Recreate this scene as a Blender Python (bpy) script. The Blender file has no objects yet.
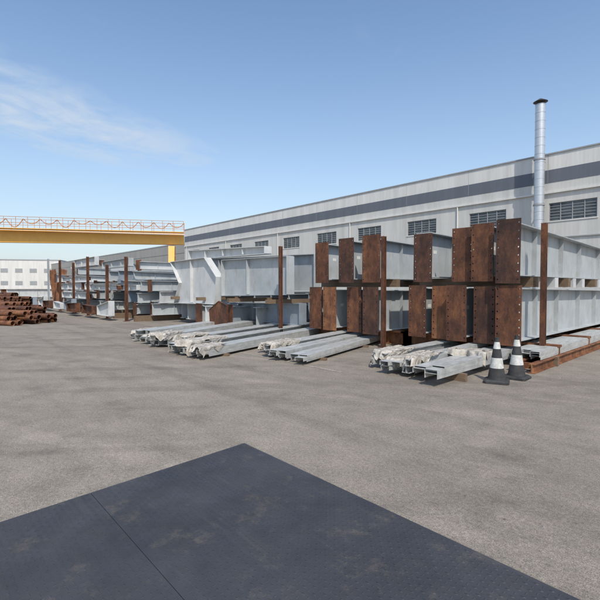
import bpy, math, random
from mathutils import Vector, Matrix, noise
random.seed(7)
R=math.radians
C=bpy.context.scene.collection

# ---------------- materials ----------------
def newmat(name):
    m=bpy.data.materials.new(name); m.use_nodes=True
    nt=m.node_tree; b=nt.nodes['Principled BSDF']
    return m,nt,b
def ramp(nt,fac,stops):
    r=nt.nodes.new('ShaderNodeValToRGB'); cr=r.color_ramp
    while len(cr.elements)<len(stops): cr.elements.new(0.5)
    for e,(p,c) in zip(cr.elements,stops):
        e.position=p; e.color=(c[0],c[1],c[2],1) if not isinstance(c,(int,float)) else (c,c,c,1)
    nt.links.new(fac,r.inputs[0]); return r.outputs[0]
def coords(nt,scale=(1,1,1),kind='Object'):
    t=nt.nodes.new('ShaderNodeTexCoord'); mp=nt.nodes.new('ShaderNodeMapping')
    mp.inputs['Scale'].default_value=scale
    oi=nt.nodes.new('ShaderNodeObjectInfo'); vm=nt.nodes.new('ShaderNodeVectorMath'); vm.operation='MULTIPLY_ADD'
    cx=nt.nodes.new('ShaderNodeCombineXYZ')
    for i in range(3): nt.links.new(oi.outputs['Random'],cx.inputs[i])
    nt.links.new(cx.outputs[0],vm.inputs[0]); vm.inputs[1].default_value=(37,53,71)
    nt.links.new(t.outputs[kind],mp.inputs['Vector']); nt.links.new(mp.outputs[0],vm.inputs[2])
    return vm.outputs[0]
def mul(nt,a,b,fac=1.0,mode='MULTIPLY'):
    m=nt.nodes.new('ShaderNodeMixRGB'); m.blend_type=mode
    for i,v in ((0,fac),(1,a),(2,b)):
        if hasattr(v,'links') or hasattr(v,'is_output'): nt.links.new(v,m.inputs[i])
        elif i==0: m.inputs[0].default_value=v
        else: m.inputs[i].default_value=(v[0],v[1],v[2],1)
    return m.outputs[0]
def noiz(nt,vec,scale,detail=5,rough=.6):
    n=nt.nodes.new('ShaderNodeTexNoise'); n.inputs['Scale'].default_value=scale
    n.inputs['Detail'].default_value=min(detail,6); n.inputs['Roughness'].default_value=rough
    nt.links.new(vec,n.inputs['Vector']); return n.outputs['Fac']
def bump(nt,b,h,s=.3,d=.01):
    n=nt.nodes.new('ShaderNodeBump'); n.inputs['Strength'].default_value=s; n.inputs['Distance'].default_value=d
    nt.links.new(h,n.inputs['Height']); nt.links.new(n.outputs[0],b.inputs['Normal'])
def simple(name,c1,c2,scale=3,rough=.6,metal=0,streak=(1,1,1),dirt=None,bs=0,bscale=60):
    m,nt,b=newmat(name); v=coords(nt,streak)
    f=noiz(nt,v,scale,6,.65)
    col=ramp(nt,f,[(.32,c1),(.68,c2)])
    if dirt:
        f2=noiz(nt,coords(nt,(1.3,1.3,.5)),2.4,8,.72)
        k=ramp(nt,f2,[(.52,0),(.74,.8)])
        col=mul(nt,col,dirt,k,'MIX')
    nt.links.new(col,b.inputs['Base Color'])
    b.inputs['Roughness'].default_value=rough; b.inputs['Metallic'].default_value=metal
    if bs: bump(nt,b,noiz(nt,coords(nt),bscale,4),bs,.01)
    return m
GREY=simple('grey_primer',(.325,.35,.36),(.43,.455,.46),1.2,.5,dirt=(.26,.24,.21))
GREY2=simple('grey_primer_light',(.46,.475,.475),(.58,.59,.58),1.5,.5,dirt=(.36,.34,.30))
GREY3=simple('grey_primer_dark',(.20,.24,.28),(.28,.32,.36),1.5,.5,dirt=(.2,.2,.18))
ORANGE=simple('orange_rust_primer',(.42,.17,.05),(.52,.25,.09),2,.7)
YELLOW=simple('crane_yellow',(.74,.38,.06),(.82,.46,.10),.6,.5,dirt=(.62,.36,.12))
BLACK=simple('black_rubber',(.018,.018,.02),(.05,.05,.048),8,.75)
CONEW=simple('worn_reflective_white',(.38,.38,.35),(.66,.66,.62),12,.5,dirt=(.25,.23,.2))
TIMBER=simple('timber',(.12,.08,.05),(.2,.14,.09),3,.85,streak=(1,8,8))
GALV=simple('galvanised_steel',(.38,.39,.38),(.60,.61,.59),5,.42,.25,streak=(3,.6,3),dirt=(.31,.29,.25))
DUCT=simple('duct_metal',(.5,.52,.54),(.62,.64,.66),3,.4,.6,streak=(1,1,6))
DARK=simple('dark_steel',(.03,.03,.03),(.06,.055,.05),5,.7)
STONE=simple('grit_stone',(.12,.11,.10),(.3,.28,.25),20,.9)
LABEL=simple('paper_label',(.6,.6,.55),(.7,.7,.66),9,.7)
def rustmat(name,a,b_,c):
    m,nt,b=newmat(name)
    f=noiz(nt,coords(nt,(1,1,.75)),2.2,10,.74)
    col=ramp(nt,f,[(.3,a),(.48,b_),(.70,c)])
    f2=noiz(nt,coords(nt,(1,1,.35)),7,8,.75)
    col=mul(nt,col,ramp(nt,f2,[(.35,.5),(.65,1.15)]))
    f3=noiz(nt,coords(nt),45,4,.7)
    col=mul(nt,col,ramp(nt,f3,[(.35,.75),(.65,1.15)]))
    nt.links.new(col,b.inputs['Base Color']); b.inputs['Roughness'].default_value=.75
    bump(nt,b,noiz(nt,coords(nt),60,6,.7),.4,.006)
    return m
RUST=rustmat('rusty_plate',(.045,.018,.011),(.115,.043,.020),(.23,.092,.036))
RUST2=rustmat('rusty_plate_orange',(.10,.038,.018),(.21,.082,.034),(.34,.155,.065))
RUST3=rustmat('rusty_plate_dark',(.030,.015,.011),(.075,.031,.018),(.16,.068,.032))
def wallmat(name,c1,c2,period=.3,st=.12,dirt=.8):
    m,nt,b=newmat(name)
    f=noiz(nt,coords(nt,(.25,.25,.05)),3,8,.7)
    col=ramp(nt,f,[(.3,c1),(.7,c2)])
    f2=noiz(nt,coords(nt,(1.1,1.1,.09)),1,7,.75)
    col=mul(nt,col,ramp(nt,f2,[(.42,1.0),(.75,dirt)]))
    nt.links.new(col,b.inputs['Base Color']); b.inputs['Roughness'].default_value=.55
    w=nt.nodes.new('ShaderNodeTexWave'); w.bands_direction='X'; w.inputs['Scale'].default_value=.314/period
    nt.links.new(coords(nt),w.inputs['Vector'])
    bump(nt,b,w.outputs['Fac'],st,.02)
    return m
WALLW=wallmat('cladding_white',(.60,.59,.56),(.68,.67,.635))
WALLG=wallmat('cladding_offwhite',(.52,.515,.485),(.60,.59,.555))
WALLD=wallmat('cladding_dark_blue_grey',(.105,.12,.145),(.13,.145,.17),dirt=.9)
WALLK=wallmat('cladding_khaki',(.28,.27,.25),(.33,.32,.29))
TRIM=simple('trim_grey',(.25,.26,.27),(.32,.33,.33),2,.5)
ROOFM=simple('roof_sheet',(.35,.36,.37),(.42,.43,.43),.5,.5)
m,nt,b=newmat('window_glass'); b.inputs['Roughness'].default_value=.12
f=noiz(nt,coords(nt),.9,2); nt.links.new(ramp(nt,f,[(.4,(.04,.05,.06)),(.6,(.10,.12,.13))]),b.inputs['Base Color']); GLASS=m
m,nt,b=newmat('wrapping_film')
f=noiz(nt,coords(nt),6,9,.78); nt.links.new(ramp(nt,f,[(.34,(.24,.21,.17)),(.5,(.43,.395,.34)),(.66,(.62,.59,.54))]),b.inputs['Base Color'])
b.inputs['Roughness'].default_value=.38
bump(nt,b,noiz(nt,coords(nt),20,7,.8),.8,.02); FILM=m
# ground
m,nt,b=newmat('worn_asphalt')
def gco(nt,scale=(1,1,1),rot=0):
    t=nt.nodes.new('ShaderNodeTexCoord'); r_=nt.nodes.new('ShaderNodeMapping'); r_.inputs['Rotation'].default_value=(0,0,rot)
    mp=nt.nodes.new('ShaderNodeMapping'); mp.inputs['Scale'].default_value=scale
    nt.links.new(t.outputs['Object'],r_.inputs['Vector']); nt.links.new(r_.outputs[0],mp.inputs['Vector']); return mp.outputs[0]
v=gco(nt)
base=ramp(nt,noiz(nt,v,.22,4,.6),[(.3,(.212,.182,.147)),(.7,(.278,.243,.198))])
base=mul(nt,base,ramp(nt,noiz(nt,v,2.2,6,.75),[(.3,.80),(.7,1.14)]))
base=mul(nt,base,ramp(nt,noiz(nt,v,30,4,.85),[(.32,.62),(.68,1.33)]))
base=mul(nt,base,ramp(nt,noiz(nt,v,120,2,.8),[(.3,.55),(.7,1.45)]))
base=mul(nt,base,ramp(nt,noiz(nt,v,.8,5,.72),[(.54,1),(.70,.70)]))
base=mul(nt,base,ramp(nt,noiz(nt,gco(nt,(.05,1.1,1)),1.6,3,.6),[(.50,1),(.68,.82)]))
base=mul(nt,base,ramp(nt,noiz(nt,gco(nt,(.9,.05,1),R(35)),1.8,3,.6),[(.34,.82),(.46,1)]))
base=mul(nt,base,ramp(nt,noiz(nt,gco(nt,(.04,1.6,1),R(-24)),1.6,3,.6),[(.33,1.14),(.46,1)]))
for s,lo,hi,dk in ((.45,.03,.06,.35),(2.3,.02,.045,.45)):
    vo=nt.nodes.new('ShaderNodeTexVoronoi'); vo.inputs['Scale'].default_value=s; nt.links.new(v,vo.inputs['Vector'])
    base=mul(nt,base,ramp(nt,vo.outputs['Distance'],[(lo,dk),(hi,1)]))
nt.links.new(base,b.inputs['Base Color']); b.inputs['Roughness'].default_value=.88
bump(nt,b,noiz(nt,v,80,4,.85),.6,.009); GROUND=m
m,nt,b=newmat('worn_road_paint'); v=gco(nt)
k=ramp(nt,noiz(nt,v,7,9,.85),[(.45,0),(.62,.75)])
nt.links.new(mul(nt,(.225,.19,.152),(.42,.40,.36),k,'MIX'),b.inputs['Base Color']); b.inputs['Roughness'].default_value=.85; PAINT=m
m,nt,b=newmat('checker_plate_steel'); v=gco(nt)
c=ramp(nt,noiz(nt,v,1.3,8,.7),[(.3,(.034,.035,.040)),(.7,(.068,.068,.074))])
c=mul(nt,c,(.15,.125,.10),ramp(nt,noiz(nt,v,3.1,9,.8),[(.55,0),(.72,.6)]),'MIX')
c=mul(nt,c,(.16,.15,.135),ramp(nt,noiz(nt,gco(nt,(.25,2.2,1)),1.1,7,.75),[(.56,0),(.75,.45)]),'MIX')
nt.links.new(c,b.inputs['Base Color']); b.inputs['Metallic'].default_value=.2
nt.links.new(ramp(nt,noiz(nt,v,5,5),[(.3,.45),(.7,.75)]),b.inputs['Roughness']); CHK=m

# ---------------- mesh helper ----------------
class MB:
    def __init__(s): s.v=[];s.f=[];s.mi=[];s.mats=[]
    def mid(s,m):
        if m not in s.mats: s.mats.append(m)
        return s.mats.index(m)
    def add(s,vs,fs,mat):
        o=len(s.v); s.v+= [tuple(p) for p in vs]; k=s.mid(mat)
        for f in fs: s.f.append([i+o for i in f]); s.mi.append(k)
    def box(s,x0,x1,y0,y1,z0,z1,mat):
        s.hex([(x0,y0,z0),(x1,y0,z0),(x1,y1,z0),(x0,y1,z0),(x0,y0,z1),(x1,y0,z1),(x1,y1,z1),(x0,y1,z1)],mat)
    def hex(s,p,mat):
        s.add(p,[(0,3,2,1),(4,5,6,7),(0,1,5,4),(1,2,6,5),(2,3,7,6),(3,0,4,7)],mat)
    def prism(s,poly,y0,y1,mat):
        n=len(poly)
        vs=[(x,y0,z) for x,z in poly]+[(x,y1,z) for x,z in poly]
        fs=[list(range(n)),list(range(2*n-1,n-1,-1))]+[(i,n+i,n+(i+1)%n,(i+1)%n) for i in range(n)]
        s.add(vs,fs,mat)
    def tube(s,a,b,r,mat,n=8,r2=None,caps=True):
        a=Vector(a);b=Vector(b);d=(b-a).normalized(); r2=r if r2 is None else r2
        u=d.orthogonal().normalized(); w=d.cross(u)
        vs=[]
        for q,rr in ((a,r),(b,r2)):
            for i in range(n):
                t=2*math.pi*i/n; vs.append(q+u*math.cos(t)*rr+w*math.sin(t)*rr)
        fs=[(i,(i+1)%n,n+(i+1)%n,n+i) for i in range(n)]
        if caps: fs+= [list(range(n-1,-1,-1)),list(range(n,2*n))]
        s.add(vs,fs,mat)
    def pipe(s,a,b,r,t,mat,n=16):
        a=Vector(a);b=Vector(b);d=(b-a).normalized();u=d.orthogonal().normalized(); w=d.cross(u)
        vs=[]
        for q,rr in ((a,r),(b,r),(b,r-t),(a,r-t)):
            for i in range(n):
                k=2*math.pi*i/n; vs.append(q+u*math.cos(k)*rr+w*math.sin(k)*rr)
        fs=[]
        for j in range(4):
            for i in range(n):
                fs.append((j*n+i,j*n+(i+1)%n,((j+1)%4)*n+(i+1)%n,((j+1)%4)*n+i))
        s.add(vs,fs,mat)
    def obj(s,name,loc=(0,0,0),rot=0,parent=None,smooth=False):
        me=bpy.data.meshes.new(name); me.from_pydata(s.v,[],s.f)
        for m in s.mats: me.materials.append(m)
        me.polygons.foreach_set('material_index',s.mi)
        if smooth: me.polygons.foreach_set('use_smooth',[True]*len(me.polygons))
        me.update(); o=bpy.data.objects.new(name,me); C.objects.link(o)
        o.location=loc; o.rotation_euler=(0,0,rot)
        if parent: o.parent=parent
        return o
def empty(name,loc=(0,0,0)):
    e=bpy.data.objects.new(name,None); C.objects.link(e); e.location=loc; return e

def holed_plate(mb,x0,x1,z0,z1,y0,y1,mat,rows,r=.019,cell=.09):
    zc=[z0+(z1-z0)*(i+.5)/rows for i in range(rows)]; hz=(z1-z0)/rows/2
    for (ca,cb) in ((x0,x0+cell),(x1-cell,x1)):
        cx=(ca+cb)/2
        for z in zc:
            out=[(ca,z-hz),(cx,z-hz),(cb,z-hz),(cb,z),(cb,z+hz),(cx,z+hz),(ca,z+hz),(ca,z)]
            inn=[(cx+r*math.cos(t),z+r*math.sin(t)) for t in [R(a) for a in (225,270,315,0,45,90,135,180)]]
            vs=[(p[0],y0,p[1]) for p in out+inn]+[(p[0],y1,p[1]) for p in out+inn]
            fs=[]
            for i in range(8):
                j=(i+1)%8
                fs.append((i,j,8+j,8+i)); fs.append((16+j,16+i,24+i,24+j)); fs.append((8+i,8+j,24+j,24+i))
            fs+=[(0,7,23,16),(7,6,22,23),(2,3,19,18)[::-1],(3,4,20,19)[::-1]]
            mb.add(vs,fs,mat)
    a=x0+cell;b_=x1-cell
    mb.add([(a,y0,z0),(b_,y0,z0),(b_,y0,z1),(a,y0,z1),(a,y1,z0),(b_,y1,z0),(b_,y1,z1),(a,y1,z1)],[(0,1,2,3),(5,4,7,6)],mat)
    mb.add([(x0,y0,z1),(x1,y0,z1),(x1,y1,z1),(x0,y1,z1)],[(0,1,2,3)],mat)
    mb.add([(x0,y0,z0),(x1,y0,z0),(x1,y1,z0),(x0,y1,z0)],[(3,2,1,0)],mat)

def beam(x,y,z,L,h,h2=None,fw=.4,yaw=0,plate=None,mat=None,pmat=None,stiff=1.9,roll=0,label=False):
    h2=h if h2 is None else h2; mat=mat or GREY; pmat=pmat or RUST
    mb=MB(); t=.022
    hx=fw/2
    mb.box(-hx,hx,0,L,0,t,mat)
    mb.hex([(-hx,0,h-t),(hx,0,h-t),(hx,L,h2-t),(-hx,L,h2-t),(-hx,0,h),(hx,0,h),(hx,L,h2),(-hx,L,h2)],mat)
    mb.hex([(-.009,0,t),(.009,0,t),(.009,L,t),(-.009,L,t),(-.009,0,h-t),(.009,0,h-t),(.009,L,h2-t),(-.009,L,h2-t)],mat)
    k=stiff*.75
    while k<L-.2:
        hh=h+(h2-h)*k/L-t-.004
        for sx in (-1,1):
            a,b_=sorted((sx*.009,sx*(hx-.09)))
            mb.box(a,b_,k,k+.012,t,hh-.01,mat)
        k+=stiff*random.uniform(.8,1.2)
    if label: mb.box(.0095,.0125,.5,.66,h*.55,h*.55+.09,LABEL)
    if plate:
        pw,pz0,pz1,rows=plate
        holed_plate(mb,-pw/2,pw/2,pz0,pz1,-.028,0,pmat,rows)
    o=mb.obj('steel_beam',(x,y,z),yaw); o.rotation_euler[1]=roll
    return o

# ---------------- ground ----------------
mb=MB(); mb.add([(-1500,-1500,0),(1500,-1500,0),(1500,1500,0),(-1500,1500,0)],[(0,1,2,3)],GROUND); mb.obj('ground')
mb=MB()
mb.add([(-60,6.25,.004),(-6.2,6.42,.004),(-6.2,6.51,.004),(-60,6.34,.004)],[(0,1,2,3)],PAINT)
mb.obj('painted_line')
random.seed(99); mb=MB()
for _ in range(1500):
    x=random.uniform(-16,-1); y=random.uniform(1,9.5)
    if x>-4.2 and y<2.9: continue
    if random.random()<.5: y=random.uniform(6,10)
    s=random.uniform(.003,.010)*(1+ (random.random()<.04)*1.5)
    p=[(x+random.uniform(-s,s)*.3+dx*s,y+random.uniform(-s,s)*.3+dy*s,dz*s*.8) for dx,dy,dz in ((-1,0,.0),(0,-1,.0),(1,0,.0),(0,1,.0),(.1,.1,1))]
    mb.add(p,[(0,1,4),(1,2,4),(2,3,4),(3,0,4)],STONE)
mb.obj('gravel')

# weighbridge checker plate (its left edge is cut slightly askew)
mb=MB()
X0,X1,Y0,Y1=-4.02,5.0,-1.9,2.69
zt=.022
sk=lambda y:(Y1-y)*.10
seams=[-1.9,-.4,1.08,2.69]
for a,b_ in zip(seams[:-1],seams[1:]):
    a+=.002;b_-=.002
    mb.hex([(X0+sk(a),a,.004),(X1,a,.004),(X1,b_,.004),(X0+sk(b_),b_,.004),(X0+sk(a),a,zt),(X1,a,zt),(X1,b_,zt),(X0+sk(b_),b_,zt)],CHK)
vs=[];fs=[];p=.042;L_=.018;W_=.0065;hh=.0034
nx=int((1.2-X0)/p); ny=int((Y1-(-.4))/p)
for i in range(nx):
    for j in range(ny):
        y=-.38+j*p; x=X0+.022+i*p
        if y>Y1-.02 or abs(y-1.08)<.02 or x<X0+sk(y)+.02: continue
        a=R(0 if (i+j)%2 else 90); c,s=math.cos(a),math.sin(a)
        o=len(vs)
        for (u,w,z) in ((-L_,0,0),(0,-W_,0),(L_,0,0),(0,W_,0),(-L_*.5,0,hh),(L_*.5,0,hh)):
            vs.append((x+u*c-w*s,y+u*s+w*c,zt+z))
        for f in ((0,1,5,4),(1,2,5),(2,3,4,5),(3,0,4)): fs.append([o+q for q in f])
mb.add(vs,fs,CHK)
mb.obj('weighbridge_steel_plate')

# ---------------- warehouse ----------------
W=38.0
wh=empty('warehouse')
xs0,xs1=-76.0,60.0
wins=[]
x=-12.4
while x>-74: wins.append(x); x-=6.65
x=-12.4+6.65
while x<58: wins.append(x); x+=6.65
wins.sort(); ww=1.65; z0w,z1w=6.85,8.25
mb=MB()
mb.box(xs0,xs1,W,W+.25,0,z0w,WALLG)
mb.box(xs0,xs1,W,W+.25,z1w,9.85,WALLG)
prev=xs0
for x in wins+[None]:
    e=xs1 if x is None else x-ww
    mb.box(prev,e,W,W+.25,z0w,z1w,WALLG)
    if x is not None: prev=x+ww
mb.box(xs0,xs1,W-.02,W+.25,9.85,10.85,WALLD)
mb.box(xs0,xs1,W-.003,W+.25,10.85,12.05,WALLW)
mb.obj('walls',parent=wh)
mb=MB()
mb.box(xs0-.05,xs1,W-.08,W+.35,12.05,12.15,TRIM)
mb.box(xs0,xs1,W-.16,W-.001,9.0,9.12,WALLW)
mb.box(xs0,xs1,W-.1,W-.001,5.5,5.58,TRIM)
for i in range(0,11):
    X=xs0+1.0+i*13.3
    if X<xs1: mb.tube((X,W-.1,0),(X,W-.1,8.98),.06,WALLW)
i=xs0+2
while i<xs1:
    mb.box(i-.012,i+.012,W-.026,W-.0205,9.86,10.84,TRIM); mb.box(i-.012,i+.012,W-.009,W-.0035,10.86,12.04,TRIM); i+=6.65
mb.obj('trim_and_downpipes',parent=wh)
mb=MB()
for x in wins:
    mb.box(x-ww,x+ww,W+.12,W+.14,z0w,z1w,GLASS)
    for k in range(5):
        q=x-ww+2*ww*k/4; a=min(max(q-.03,x-ww),x+ww-.06); mb.box(a,a+.06,W+.06,W+.12,z0w,z1w,TRIM)
    for k in range(7):
        z=z0w+k*(z1w-z0w-.05)/6; mb.box(x-ww+.06,x+ww-.06,W+.075,W+.118,z,z+.035,TRIM)
    mb.box(x-ww-.08,x+ww+.08,W-.05,W-.001,z0w-.08,z0w-.001,WALLW)
mb.obj('louvred_windows',parent=wh)
mb=MB(); mb.hex([(xs0,W+.25,11.5),(xs1,W+.25,11.5),(xs1,W+30,13),(xs0,W+30,13),(xs0,W+.25,11.6),(xs1,W+.25,11.6),(xs1,W+30,13.1),(xs0,W+30,13.1)],ROOFM)
mb.box(xs0,xs0+.25,W+.25,W+60,0,11.5,WALLG); mb.obj('roof_and_gable',parent=wh)

sh=empty('distant_factory_shed')
mb=MB(); mb.box(-190,-78,W+2,W+40,0,8.3,WALLK); mb.box(-190,-78,W+1.95,W+40,8.3,10.1,WALLK); mb.box(-190,-78,W+1.9,W+40,10.1,10.3,TRIM)
for i in range(9): mb.box(-184+i*12,-179+i*12,W+1.93,W+1.99,5.5,6.8,GLASS)
mb.obj('walls',parent=sh)
of=empty('white_office_building')
mb=MB(); mb.box(-30,20,-.3,12,0,11.5,WALLW); mb.box(-30.1,20.1,-.4,12,11.5,11.9,TRIM)
for fl in range(2):
    for i in range(10): mb.box(-28.6+i*4.8,-26.2+i*4.8,-.36,-.302,2.4+fl*4.6,3.9+fl*4.6,TRIM)
o=mb.obj('walls',parent=of); of.location=(-196,25,0); of.rotation_euler[2]=R(62)

# flue duct
mb=MB(); X=-14.4;Y=W-1.0
z=0
while z<15.2:
    mb.tube((X,Y,z),(X,Y,z+.60),.36,DUCT,24,caps=False); mb.tube((X,Y,z+.60),(X,Y,z+.63),.375,DUCT,24); z+=.63
mb.tube((X,Y,z),(X,Y,15.7),.36,DARK,20)
for a in range(4):
    mb.tube((X+.3*math.cos(a*1.57),Y+.3*math.sin(a*1.57),15.6),(X+.3*math.cos(a*1.57),Y+.3*math.sin(a*1.57),16.0),.02,DARK)
mb.tube((X,Y,15.95),(X,Y,16.2),.52,DARK,20,.1)
for z in (4,8,11.5):
    mb.box(X-.05,X+.05,Y+.36,W-.0,z,z+.08,TRIM); mb.tube((X,Y,z),(X,Y,z+.1),.42,TRIM,20)
mb.obj('exhaust_flue')

# ---------------- gantry crane ----------------
cr=empty('gantry_crane')
Pr=Vector((-42.5,21.2,0)); Pl=Vector((-50.7,6.4,0)); d=(Pl-Pr).normalized(); ang=math.atan2(d.y,d.x)
mb=MB(); Lg=36
zb,zt_=5.8,7.1
mb.hex([(0,-.35,zb+.2),(Lg,-.35,zb),(Lg,.35,zb),(0,.35,zb+.2),(0,-.35,zt_-.15),(Lg,-.35,zt_),(Lg,.35,zt_),(0,.35,zt_-.15)],YELLOW)
mb.box(0,Lg,-.5,-.35,zt_,zt_+.05,YELLOW); mb.box(0,Lg,.35,1.3,zt_+.0,zt_+.06,YELLOW)
for i in range(13): mb.box(i*3+.4,i*3+.43,-.37,-.352,zb+.2,zt_-.16,YELLOW)
mb.obj('girder',Pr,ang,parent=cr)
mb=MB()
n=36
for i in range(n+1):
    x=i*Lg/n
    for yy in (-.45,1.25):
        mb.tube((x,yy,zt_),(x,yy,zt_+1.1),.022,ORANGE,6)
for yy in (-.45,1.25):
    for zz in (.55,1.1): mb.tube((0,yy,zt_+zz),(Lg,yy,zt_+zz),.022,ORANGE,6)
prev=None; random.seed(3); sag=[random.uniform(.35,.8) for _ in range(40)]
for i in range(n*6+1):
    x=i*Lg/(n*6); ph=(i%9)/9; zz=zt_+1.15-sag[i//9]*math.sin(math.pi*ph)
    pt=(x,-.52,zz)
    if prev: mb.tube(prev,pt,.04,ORANGE,5)
    prev=pt
mb.obj('walkway_railing',Pr,ang,parent=cr)
mb=MB()
for yy in (-1,1):
    for x0 in (1.2,30):
        mb.hex([(x0-.25,yy*1.9-.2,.5),(x0+.25,yy*1.9-.2,.5),(x0+.25,yy*1.9+.2,.5),(x0-.25,yy*1.9+.2,.5),
            (x0-.3,yy*.5-.25,zb),(x0+.3,yy*.5-.25,zb),(x0+.3,yy*.5+.25,zb),(x0-.3,yy*.5+.25,zb)],YELLOW)
for x0 in (1.2,30):
    mb.box(x0-.2,x0+.2,-3,3,.2,.6,YELLOW)
    for q in (-2.6,2.6): mb.tube((x0-.1,q,.2),(x0+.1,q,.2),.2,DARK,14)
mb.box(.2,1.6,-.9,-.36,zb+.25,zt_-.05,YELLOW)
mb.obj('legs_and_carriages',Pr,ang,parent=cr)

# ---------------- beam stacks ----------------
random.seed(7)
YW=R(3.5)
PM=[RUST,RUST3,RUST,RUST2,RUST]
xs=[-4.5,-5.12,-5.70,-6.26,-6.86]
for i,x in enumerate(xs):
    j=random.uniform(-.12,.12)
    beam(x,10+[0,.14,-.08,.16,.0][i],.50,12,1.18,1.05,.42,YW+R(random.uniform(-.8,.8)),(.50 if i else .56,-.09+j*.3,1.25+j*.3,8),pmat=PM[i],roll=R(random.uniform(-.5,.5)),label=True)
xs=[-4.5,-5.15,-5.72,-6.72]
for i,x in enumerate(xs):
    beam(x,10+[-.05,.08,.2,.02][i],1.95,12,1.15,.95,.42,YW+R(random.uniform(-.8,.8)),(.52,-.12-(.0 if i else .05),1.24-[0,.02,.05,.12][i],8),pmat=PM[(i+1)%3],roll=R(random.uniform(-.6,.6)),label=True)
xs=[-8.42,-9.2,-10.1,-10.85]
for i,x in enumerate(xs):
    beam(x,10+[-.02,.16,0,.1][i],.42,12,1.2,1.08,.42,YW+R(random.uniform(-.9,.9)),(.54,-.08,1.28,8),pmat=PM[i+1],roll=R(random.uniform(-.7,.7)),label=True)
xs=[-8.42,-9.3,-10.5]
for i,x in enumerate(xs):
    beam(x,10+[0,-.1,.05][i],1.93,12,1.14,.95,.42,YW+R(random.uniform(-.9,.9)),(.56 if i else .62,-.1,1.26-.03*i,8),pmat=PM[i],roll=R(random.uniform(-.7,.7)),label=True)
for (xa,xb) in ((-7.3,-4.2),(-11.3,-8.1)):
    for yy in (10.9,13.4,16.2,19.2,21.4):
        mb=MB(); off=-(yy-10)*.061
        mb.box(xa+off,xb+off,yy-.09,yy+.09,1.70,1.93,TIMBER); mb.obj('timber_spacer')
        mb=MB(); mb.box(xa-.6+off,xb+.5+off,yy-.12,yy+.12,.0,.03,RUST2); mb.box(xa-.6+off,xb+.5+off,yy-.02,yy+.02,.03,.36,RUST2); mb.box(xa-.6+off,xb+.5+off,yy-.12,yy+.12,.36,.41,RUST2); mb.obj('skid_beam')
mb=MB()
for yy in (11.6,12.5,14.1,15.0,16.9,17.8,19.9): 
    off=-(yy-10)*.061; mb.box(-4.55+off,-4.29+off,yy,yy+.22,1.69,1.94,GREY2)
mb.obj('packing_block')
def post(x,y,h,w=.13,mat=RUST):
    mb=MB(); t=.014
    mb.box(-w/2,w/2,-w/2,-w/2+t,0,h,mat); mb.box(-w/2,w/2,w/2-t,w/2,0,h,mat); mb.box(-.007,.007,-w/2+t,w/2-t,0,h,mat)
    mb.box(-w,w,-w,w,.001,.02,mat); mb.obj('steel_post',(x,y,0),YW)
post(-4.06,10.75,3.13,.11); post(-8.02,10.05,3.12,.11); post(-11.72,9.3,3.05,.10)
mb=MB()
for xo in (0,.34):
    mb.box(xo-.06,xo+.06,0,15,.0,.02,RUST2); mb.box(xo-.012,xo+.012,0,15,.02,.17,RUST2); mb.box(xo-.06,xo+.06,0,15,.17,.19,RUST2)
for i in range(12): mb.box(.065,.275,.3+i*1.25,.36+i*1.25,.04,.16,RUST2)
mb.obj('rusty_ladder_rail',(-4.0,9.15,.004),YW)

# ---------------- purlins ----------------
def cprof(w,h,t,lip,x,z,flip=1):
    P=[(0,0),(w,0),(w,lip),(w-t,lip),(w-t,t),(t,t),(t,h-t),(w-t,h-t),(w-t,h-lip),(w,h-lip),(w,h),(0,h)]
    Q=[(x+(px if flip>0 else w-px),z+pz) for px,pz in P]
    return Q if flip>0 else Q[::-1]
def tray(w,h,t,x,z):
    P=[(0,0),(t,0),(t,h-t),(w-t,h-t),(w-t,0),(w,0),(w,h),(0,h)]
    return [(x+a,z+b_) for a,b_ in P]
def purlins(x,y,yaw,cols,rows,L,z0=.08,w=.075,h=.2,flat=False,mat=GALV,gap=.006):
    mb=MB()
    for c in range(cols):
        for r_ in range(rows):
            jy=random.uniform(-.14,.16); jx=random.uniform(-.004,.004)
            if flat:
                mb.prism(tray(h,w,.006,c*(h+.014)+jx,z0+r_*.032),jy,L+jy,mat)
            else:
                mb.prism(cprof(w,h,.004,.02,c*(w+gap)+jx*.4,z0+r_*(h+gap),1 if c%2 else -1),jy,L+jy,mat)
    tw=cols*((h+.014) if flat else (w+gap))
    for yy in (.7,L*.5,L-1):
        mb.box(-.1,tw+.1,yy,yy+.09,.0,z0-.003,TIMBER)
    return mb.obj('purlin_bundle',(x,y,.004),yaw)
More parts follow.
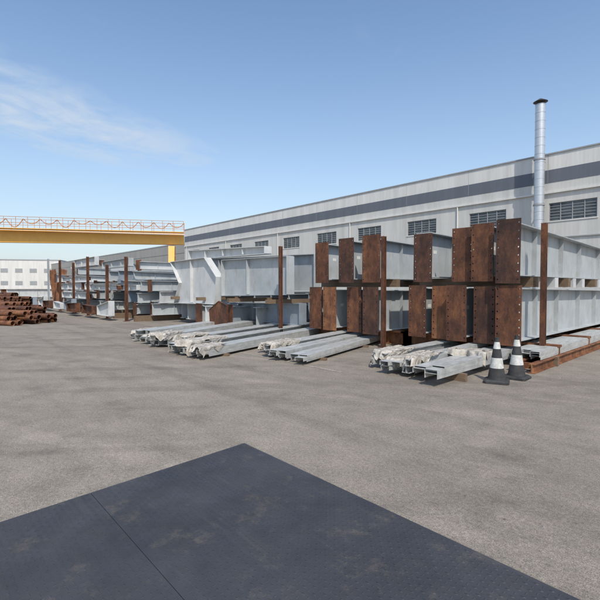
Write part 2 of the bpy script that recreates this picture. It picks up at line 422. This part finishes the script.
def film(x,y,yaw,w,h,L,seed,hang=.7):
    """thin crumpled plastic wrapping lying close on a bundle, with ragged edges"""
    mb=MB(); nu,nv=56,44; vs=[]
    for j in range(nv+1):
        t=j/nv
        for i in range(nu+1):
            s=i/nu
            hd=h*(.30+.9*noise.noise(Vector((seed,t*3.0,1 if s<.5 else 5)))); hd=max(.06*h,min(h*hang,hd))
            per=2*hd+w; q=s*per
            if q<hd: px,pz=-.02,h-hd+q
            elif q<hd+w: px,pz=q-hd,h
            else: px,pz=w+.02,h-(q-hd-w)
            n1=noise.noise_vector(Vector((s*4+seed,t*4*L,seed)))*.022+noise.noise_vector(Vector((s*13+seed,t*9*L,seed*2)))*.016+noise.noise_vector(Vector((s*38+seed,t*30*L,seed*2)))*.008
            en=noise.noise(Vector((s*4.5,seed,9)))*.5; e0=noise.noise(Vector((s*5.5,seed,2)))*.25
            py=(t-.06)*L+(en*t if t>.5 else e0*(1-t))
            drop=0
            if t<.08:
                k=(.08-t)/.08; drop=k*h*max(0,.45+.9*noise.noise(Vector((s*4,seed,4))))
            zz=max(.012,pz-drop+abs(n1.z)*1.3+.022)
            vs.append((px+n1.x,py+n1.y*.9,zz))
    fs=[(j*(nu+1)+i,j*(nu+1)+i+1,(j+1)*(nu+1)+i+1,(j+1)*(nu+1)+i) for j in range(nv) for i in range(nu)]
    mb.add(vs,fs,FILM); return mb.obj('wrapping_film',(x,y,0),yaw,smooth=True)

# bundle A (right, front)
purlins(-4.42,6.75,R(4),1,4,7.5,.14,.09,.24,flat=True)
purlins(-4.80,6.95,R(6),1,3,7.3,.12,.09,.24,flat=True)
purlins(-5.15,7.1,R(7),3,2,7.3,.08,.075,.13)
purlins(-5.62,7.0,R(3),2,4,7.4,.08,.08,.20,flat=True)
purlins(-6.15,7.4,R(5),4,2,7,.08,.075,.12)
film(-5.17,7.2,R(7),.28,.355,1.0,1.3); film(-5.64,7.2,R(3),.43,.265,1.3,2.9); film(-6.18,7.4,R(5),.36,.34,1.0,4.1); film(-5.1,8.5,R(8),.80,.37,.5,5.6,.4)
purlins(-4.3,9.7,YW,3,4,12,.20,.08,.19,flat=True)
# bundle B
purlins(-7.72,6.35,R(19),2,3,6.6,.06,.08,.22,flat=True)
purlins(-8.30,6.3,R(18),2,4,6.7,.06,.09,.20,flat=True)
purlins(-8.85,6.5,R(17),4,2,6.7,.06,.09,.12)
purlins(-9.45,6.8,R(16),2,3,6.5,.06,.09,.22,flat=True)
film(-8.88,6.5,R(17),.40,.325,.8,7.7); film(-9.47,6.9,R(16),.47,.23,1.1,8.2)
# bundle C
for i,(dx,dy,rr) in enumerate(((0,0,21),(-.6,.1,22),(-1.2,.0,20),(-1.8,.4,22))):
    purlins(-9.75+dx,5.0+dy,R(rr),2,4,7.0,.06,.1,.22,flat=True) if i%2==0 else purlins(-9.75+dx,5.0+dy,R(rr),4,2,7.0,.06,.1,.13)
film(-9.78,5.0,R(21),.47,.275,.9,9.7); film(-10.38,5.05,R(22),.44,.355,1.4,11.2); film(-11.0,5.2,R(20),.47,.275,1.5,12.5); film(-11.58,5.5,R(22),.44,.355,.9,13.5)
# bundle D
for i,(dx,dy,rr) in enumerate(((0,0,29),(-.8,.1,30),(-1.6,.2,28),(-2.4,.4,30))):
    purlins(-12.4+dx,5.1+dy,R(rr),3,3,6.2,.06,.1,.2,flat=True) if i%2 else purlins(-12.4+dx,5.1+dy,R(rr),5,2,6.2,.06,.1,.14)
film(-12.43,5.1,R(29),.54,.375,.7,14.7); film(-13.25,5.3,R(30),.64,.25,1.3,16.2); film(-14.87,5.5,R(30),.64,.25,1.2,18)

# ---------------- traffic cones ----------------
def cone(x,y,tilt=0,rz=0):
    mb=MB()
    w=.21
    ring=lambda s,z:[(sx*s,sy*s,z) for sx,sy in ((-1,-.8),(-.8,-1),(.8,-1),(1,-.8),(1,.8),(.8,1),(-.8,1),(-1,.8))]
    a=ring(w,0);b_=ring(w,.035);c=ring(w*.85,.06)
    mb.add(a+b_+c,[list(range(7,-1,-1)),list(range(16,24))]+[(k*8+i,k*8+(i+1)%8,(k+1)*8+(i+1)%8,(k+1)*8+i) for k in range(2) for i in range(8)],BLACK)
    prof=[(.06,.155),(.10,.145),(.24,.122),(.26,.118),(.42,.093),(.44,.089),(.56,.07),(.60,.064),(.72,.044),(.78,.036)]
    mats=[BLACK,BLACK,BLACK,CONEW,CONEW,BLACK,BLACK,CONEW,BLACK]
    n=28
    for k in range(len(prof)-1):
        (z0,r0),(z1,r1)=prof[k],prof[k+1]
        mb.tube((0,0,z0),(0,0,z1),r0,mats[k],n,r1,caps=False)
    mb.pipe((0,0,.77),(0,0,.80),.040,.012,BLACK,n)
    o=mb.obj('traffic_cone',(x,y,.004),rz); o.rotation_euler[0]=tilt
cone(-3.74,7.88,0,.4); cone(-3.66,8.5,0,.1)

# ---------------- middle stack ----------------
def webpiece(name,outline,y,mat,fw=.34,stiffs=(),plate_edges=()):
    mb=MB(); mb.prism(outline,-.008,.008,mat)
    n=len(outline)
    for i in range(n):
        a=Vector((outline[i][0],0,outline[i][1])); b_=Vector((outline[(i+1)%n][0],0,outline[(i+1)%n][1]))
        dd=(b_-a).normalized(); nn=Vector((-dd.z,0,dd.x))*-.022
        rm=RUST if i in plate_edges else mat
        p=[a,b_,b_+nn,a+nn]
        mb.hex([(q.x,-fw/2,q.z) for q in p]+[(q.x,fw/2,q.z) for q in p],rm)
    for (xx,za,zb_) in stiffs:
        mb.box(xx-.008,xx+.008,-fw/2+.02,-.009,za,zb_,mat); mb.box(xx-.008,xx+.008,.009,fw/2-.02,za,zb_,mat)
    return mb.obj(name,(0,y,0))
webpiece('haunched_steel_girder',[(-16.2,1.35),(-11.95,1.45),(-11.95,2.75),(-16.2,2.8)],9.9,GREY,stiffs=[(-14.4,1.42,2.76)])
webpiece('haunched_steel_girder',[(-20.2,.95),(-16.5,1.0),(-16.3,2.1),(-17.3,2.95),(-20.6,2.9),(-19.7,1.9)],9.7,GREY2,stiffs=[(-18.6,1.0,2.9)])
webpiece('haunched_steel_girder',[(-19.5,3.0),(-13.5,2.95),(-13.5,3.2),(-19.5,3.4)],10.1,GREY2,stiffs=[(-18,3.02,3.3),(-16.5,3.02,3.3),(-15,3,3.2)])
webpiece('haunched_steel_girder',[(-16.0,.35),(-12.1,.35),(-12.1,1.1),(-16.0,1.0)],10.6,GREY3,stiffs=[(-15,.37,1.0),(-13.4,.37,1.0)])
webpiece('haunched_steel_girder',[(-20.5,1.5),(-12.2,1.6),(-12.2,2.9),(-20.5,3.1)],11.4,GREY,stiffs=[(-19,1.55,3),(-16.8,1.6,3),(-15,1.6,2.95)])
for i,x in enumerate((-14.2,-15.4,-16.6,-17.5,-18.4,-19.3,-20.2)):
    beam(x,9.6+random.uniform(-.4,.5),.2,9,.72,.72,.34,YW+R(random.uniform(-3,3)),(.45 if i!=1 else .8,-.1,.8,5) if i in(1,3) else None,mat=[GREY,GREY3,GREY2][i%3])
webpiece('loose_gusset_plate',[(-15.6,.15),(-14.5,.15),(-14.4,1.0),(-15.0,1.15),(-15.7,.8)],8.9,RUST,fw=.06)
for xx in (-12.5,-15,-17.5,-20):
    mb=MB(); mb.box(xx-.08,xx+.08,9.3,12.2,1.12,1.26,TIMBER); mb.obj('timber_spacer')
for i in range(6):
    beam(-12.6-i*1.3,12.5,.3+(i%2)*.05,10,1.1,1.1,.35,YW,None,mat=[GREY,GREY3][i%2])
    beam(-12.6-i*1.3,12.6,1.7,10,1.0,.8,.35,YW,None,mat=[GREY,GREY2][i%2])

# ---------------- far left stack ----------------
random.seed(21)
for tier in range(5):
    z=.3+tier*.60; x=-21.5-random.random()
    while x>-40:
        hgt=random.choice([.42,.5,.58])
        if random.random()<(.9 if tier<3 else .6 if tier==3 else .35):
            beam(x,9.6+random.uniform(-1.1,.9)+tier*.08,z,random.uniform(4,9),hgt,hgt*random.choice([1,1,.6]),random.choice([.25,.3,.35]),YW+R(random.uniform(-7,7)),
             (.42,-.06,hgt+.06,4) if random.random()<.4 else None,mat=random.choice([GREY,GREY2,GREY3,GREY]),pmat=random.choice([RUST,RUST2,GREY2]),stiff=1.5,roll=R(random.uniform(-3,3)))
        x-=random.uniform(.55,1.4)
for k in range(11):
    x0=-22-random.random()*11; L_=random.uniform(3,6.5); z=random.choice([.96,1.55,2.15,2.75,3.0]); h=random.uniform(.2,.5)
    o=webpiece('steel_girder_segment',[(x0-L_,z),(x0,z),(x0,z+h),(x0-L_,z+h*random.uniform(.6,1.2))],8.3+random.random()*.8,random.choice([GREY2,GREY2,GREY]),fw=.25,
      stiffs=[(x0-L_*.3,z+.02,z+h*.6),(x0-L_*.65,z+.02,z+h*.6)],plate_edges=(1,) if random.random()<.4 else ())
for (x,y,z,a) in ((-40.5,9,.3,12),(-42.5,9.5,.3,-10)):
    mb=MB(); holed_plate(mb,-.35,.35,0,2.9,-.03,0,RUST2,10); mb.box(-.01,.01,.001,.6,.1,1.0,GREY)
    o=mb.obj('splice_plate',(x,y,z),R(40)); o.rotation_euler[1]=R(a)
for (x,y,h) in ((-22.5,8.1,3.2),(-25.2,8.05,2.9),(-28.5,8.0,3.5),(-32,8.1,3.3),(-35.5,8.1,3.6),(-39.5,8.2,3.9)): post(x,y,h,.13,RUST if x>-38 else GREY)
for x in range(-40,-20,3):
    mb=MB(); mb.box(x-.1,x+.1,8.3,16,.0,.28,TIMBER); mb.obj('timber_bearer')
for i in range(8):
    webpiece('steel_girder_segment',[(-25-i*2.4,.25),(-23.2-i*2.4,.25),(-23.2-i*2.4,.25+random.uniform(.3,.8)),(-25-i*2.4,.7)],7.2+random.random()*.5,random.choice([GREY3,GREY2,RUST]),fw=.3)

# ---------------- pipes ----------------
def pipepile(x,y,cols,rows,r,L,yaw,mat=RUST2,name='rusty_pipe_pile'):
    mb=MB()
    for k in range(rows):
        for i in range(cols-k):
            if k==rows-1 and random.random()<.5: continue
            jx=random.uniform(-.02,.02); jy=random.uniform(-.5,.5); sk=random.uniform(-.10,.10)
            xx=(i+k*.5)*2.06*r+jx; zz=r+k*r*1.76
            mb.pipe((xx,jy,zz),(xx+sk,jy-L,zz),r,.012,mat if random.random()<.6 else RUST)
    mb.obj(name,(x,y,.004),yaw)
pipepile(-24.4,5.2,11,3,.11,9,R(-62),RUST2)
pipepile(-29,6.0,13,3,.11,9,R(-64),RUST)
pipepile(-35,6.6,13,3,.13,9,R(-58),RUST2)
pipepile(-42,8,14,4,.13,10,R(-60),RUST)
pipepile(-50,9,12,3,.2,12,R(-58),GREY2,'grey_pipe_pile')
pipepile(-62,10,10,3,.28,12,R(-60),DARK,'dark_pipe_pile')
for i in range(7):
    beam(-47-i*1.1,12+random.random(),.3,10,.7,.7,.3,R(random.uniform(-5,5)),None,mat=random.choice([GREY,RUST2,GREY3]))
    beam(-72-i*2.1,8+random.random()*4,.3,10,1.1,1.1,.4,R(random.uniform(-5,5)),None,mat=random.choice([GREY,RUST2,GREY2]))

# ---------------- light & world ----------------
az=121.0; el=50.0
sv=Vector((math.sin(R(az))*math.cos(R(el)),math.cos(R(az))*math.cos(R(el)),math.sin(R(el))))
sd=bpy.data.lights.new('sun','SUN'); sd.energy=3.8; sd.angle=R(.5); sd.color=(1,.94,.85)
so=bpy.data.objects.new('sun',sd); C.objects.link(so); so.rotation_euler=sv.to_track_quat('Z','Y').to_euler()
w=bpy.data.worlds.new('World'); bpy.context.scene.world=w; w.use_nodes=True; nt=w.node_tree
bg=nt.nodes['Background']; sky=nt.nodes.new('ShaderNodeTexSky'); sky.sky_type='NISHITA'; sky.sun_disc=False
sky.sun_elevation=R(el); sky.sun_rotation=R(az); sky.air_density=1.15; sky.dust_density=1.2; sky.ozone_density=1.8
bg.inputs['Strength'].default_value=.15
tc=nt.nodes.new('ShaderNodeTexCoord'); sp=nt.nodes.new('ShaderNodeSeparateXYZ'); nt.links.new(tc.outputs['Generated'],sp.inputs[0])
def M(op,a,b_=None,clamp=False):
    n=nt.nodes.new('ShaderNodeMath'); n.operation=op; n.use_clamp=clamp
    for i,v in enumerate((a,b_)):
        if v is None: continue
        if isinstance(v,(int,float)): n.inputs[i].default_value=v
        else: nt.links.new(v,n.inputs[i])
    return n.outputs[0]
zc=M('MAXIMUM',sp.outputs[2],.03); px=M('DIVIDE',sp.outputs[0],zc); py=M('DIVIDE',sp.outputs[1],zc)
u=M('ADD',M('MULTIPLY',px,.94),M('MULTIPLY',py,.35)); vv=M('ADD',M('MULTIPLY',px,-.35),M('MULTIPLY',py,.94))
cb=nt.nodes.new('ShaderNodeCombineXYZ'); nt.links.new(M('MULTIPLY',u,1.6),cb.inputs[0]); nt.links.new(M('MULTIPLY',vv,1.1),cb.inputs[1])
nz=nt.nodes.new('ShaderNodeTexNoise'); nz.inputs['Scale'].default_value=1.7; nz.inputs['Detail'].default_value=10; nz.inputs['Roughness'].default_value=.6; nz.inputs['Distortion'].default_value=.35
nt.links.new(cb.outputs[0],nz.inputs['Vector'])
band=M('SUBTRACT',1,M('POWER',M('DIVIDE',M('ABSOLUTE',M('ADD',u,2.66)),.75),2.0),clamp=True)
fade=M('MULTIPLY',M('SUBTRACT',3.7,vv),.6,clamp=True)
wisp=M('MULTIPLY',M('SUBTRACT',nz.outputs['Fac'],.28),3.2,clamp=True)
mask=M('MULTIPLY',M('MULTIPLY',band,fade),M('MULTIPLY',wisp,.95))
gen=M('MULTIPLY',M('SUBTRACT',nz.outputs['Fac'],.46),.45,clamp=True)
mask=M('MAXIMUM',mask,gen)
hz=M('MULTIPLY',M('POWER',M('SUBTRACT',1,M('MAXIMUM',sp.outputs[2],0.0),clamp=True),4.0),.80)
mask=M('MAXIMUM',mask,hz)
hs=nt.nodes.new('ShaderNodeHueSaturation'); hs.inputs['Saturation'].default_value=1.08; hs.inputs['Value'].default_value=1.18
nt.links.new(sky.outputs[0],hs.inputs['Color'])
mx=nt.nodes.new('ShaderNodeMixRGB'); nt.links.new(mask,mx.inputs[0]); nt.links.new(hs.outputs[0],mx.inputs[1]); mx.inputs[2].default_value=(4.0,4.65,5.5,1)
nt.links.new(mx.outputs[0],bg.inputs['Color'])

# ---------------- camera ----------------
cd=bpy.data.cameras.new('camera'); cam=bpy.data.objects.new('camera',cd); C.objects.link(cam)
cd.sensor_width=36; cd.lens=450/600*36; cd.clip_end=5000; cd.clip_start=.05
cam.location=(0,0,1.7)
cam.rotation_euler=(R(90-1.65),0,R(49.1))
sc=bpy.context.scene; sc.camera=cam
sc.view_settings.view_transform='Standard'; sc.view_settings.look='None'; sc.view_settings.exposure=0
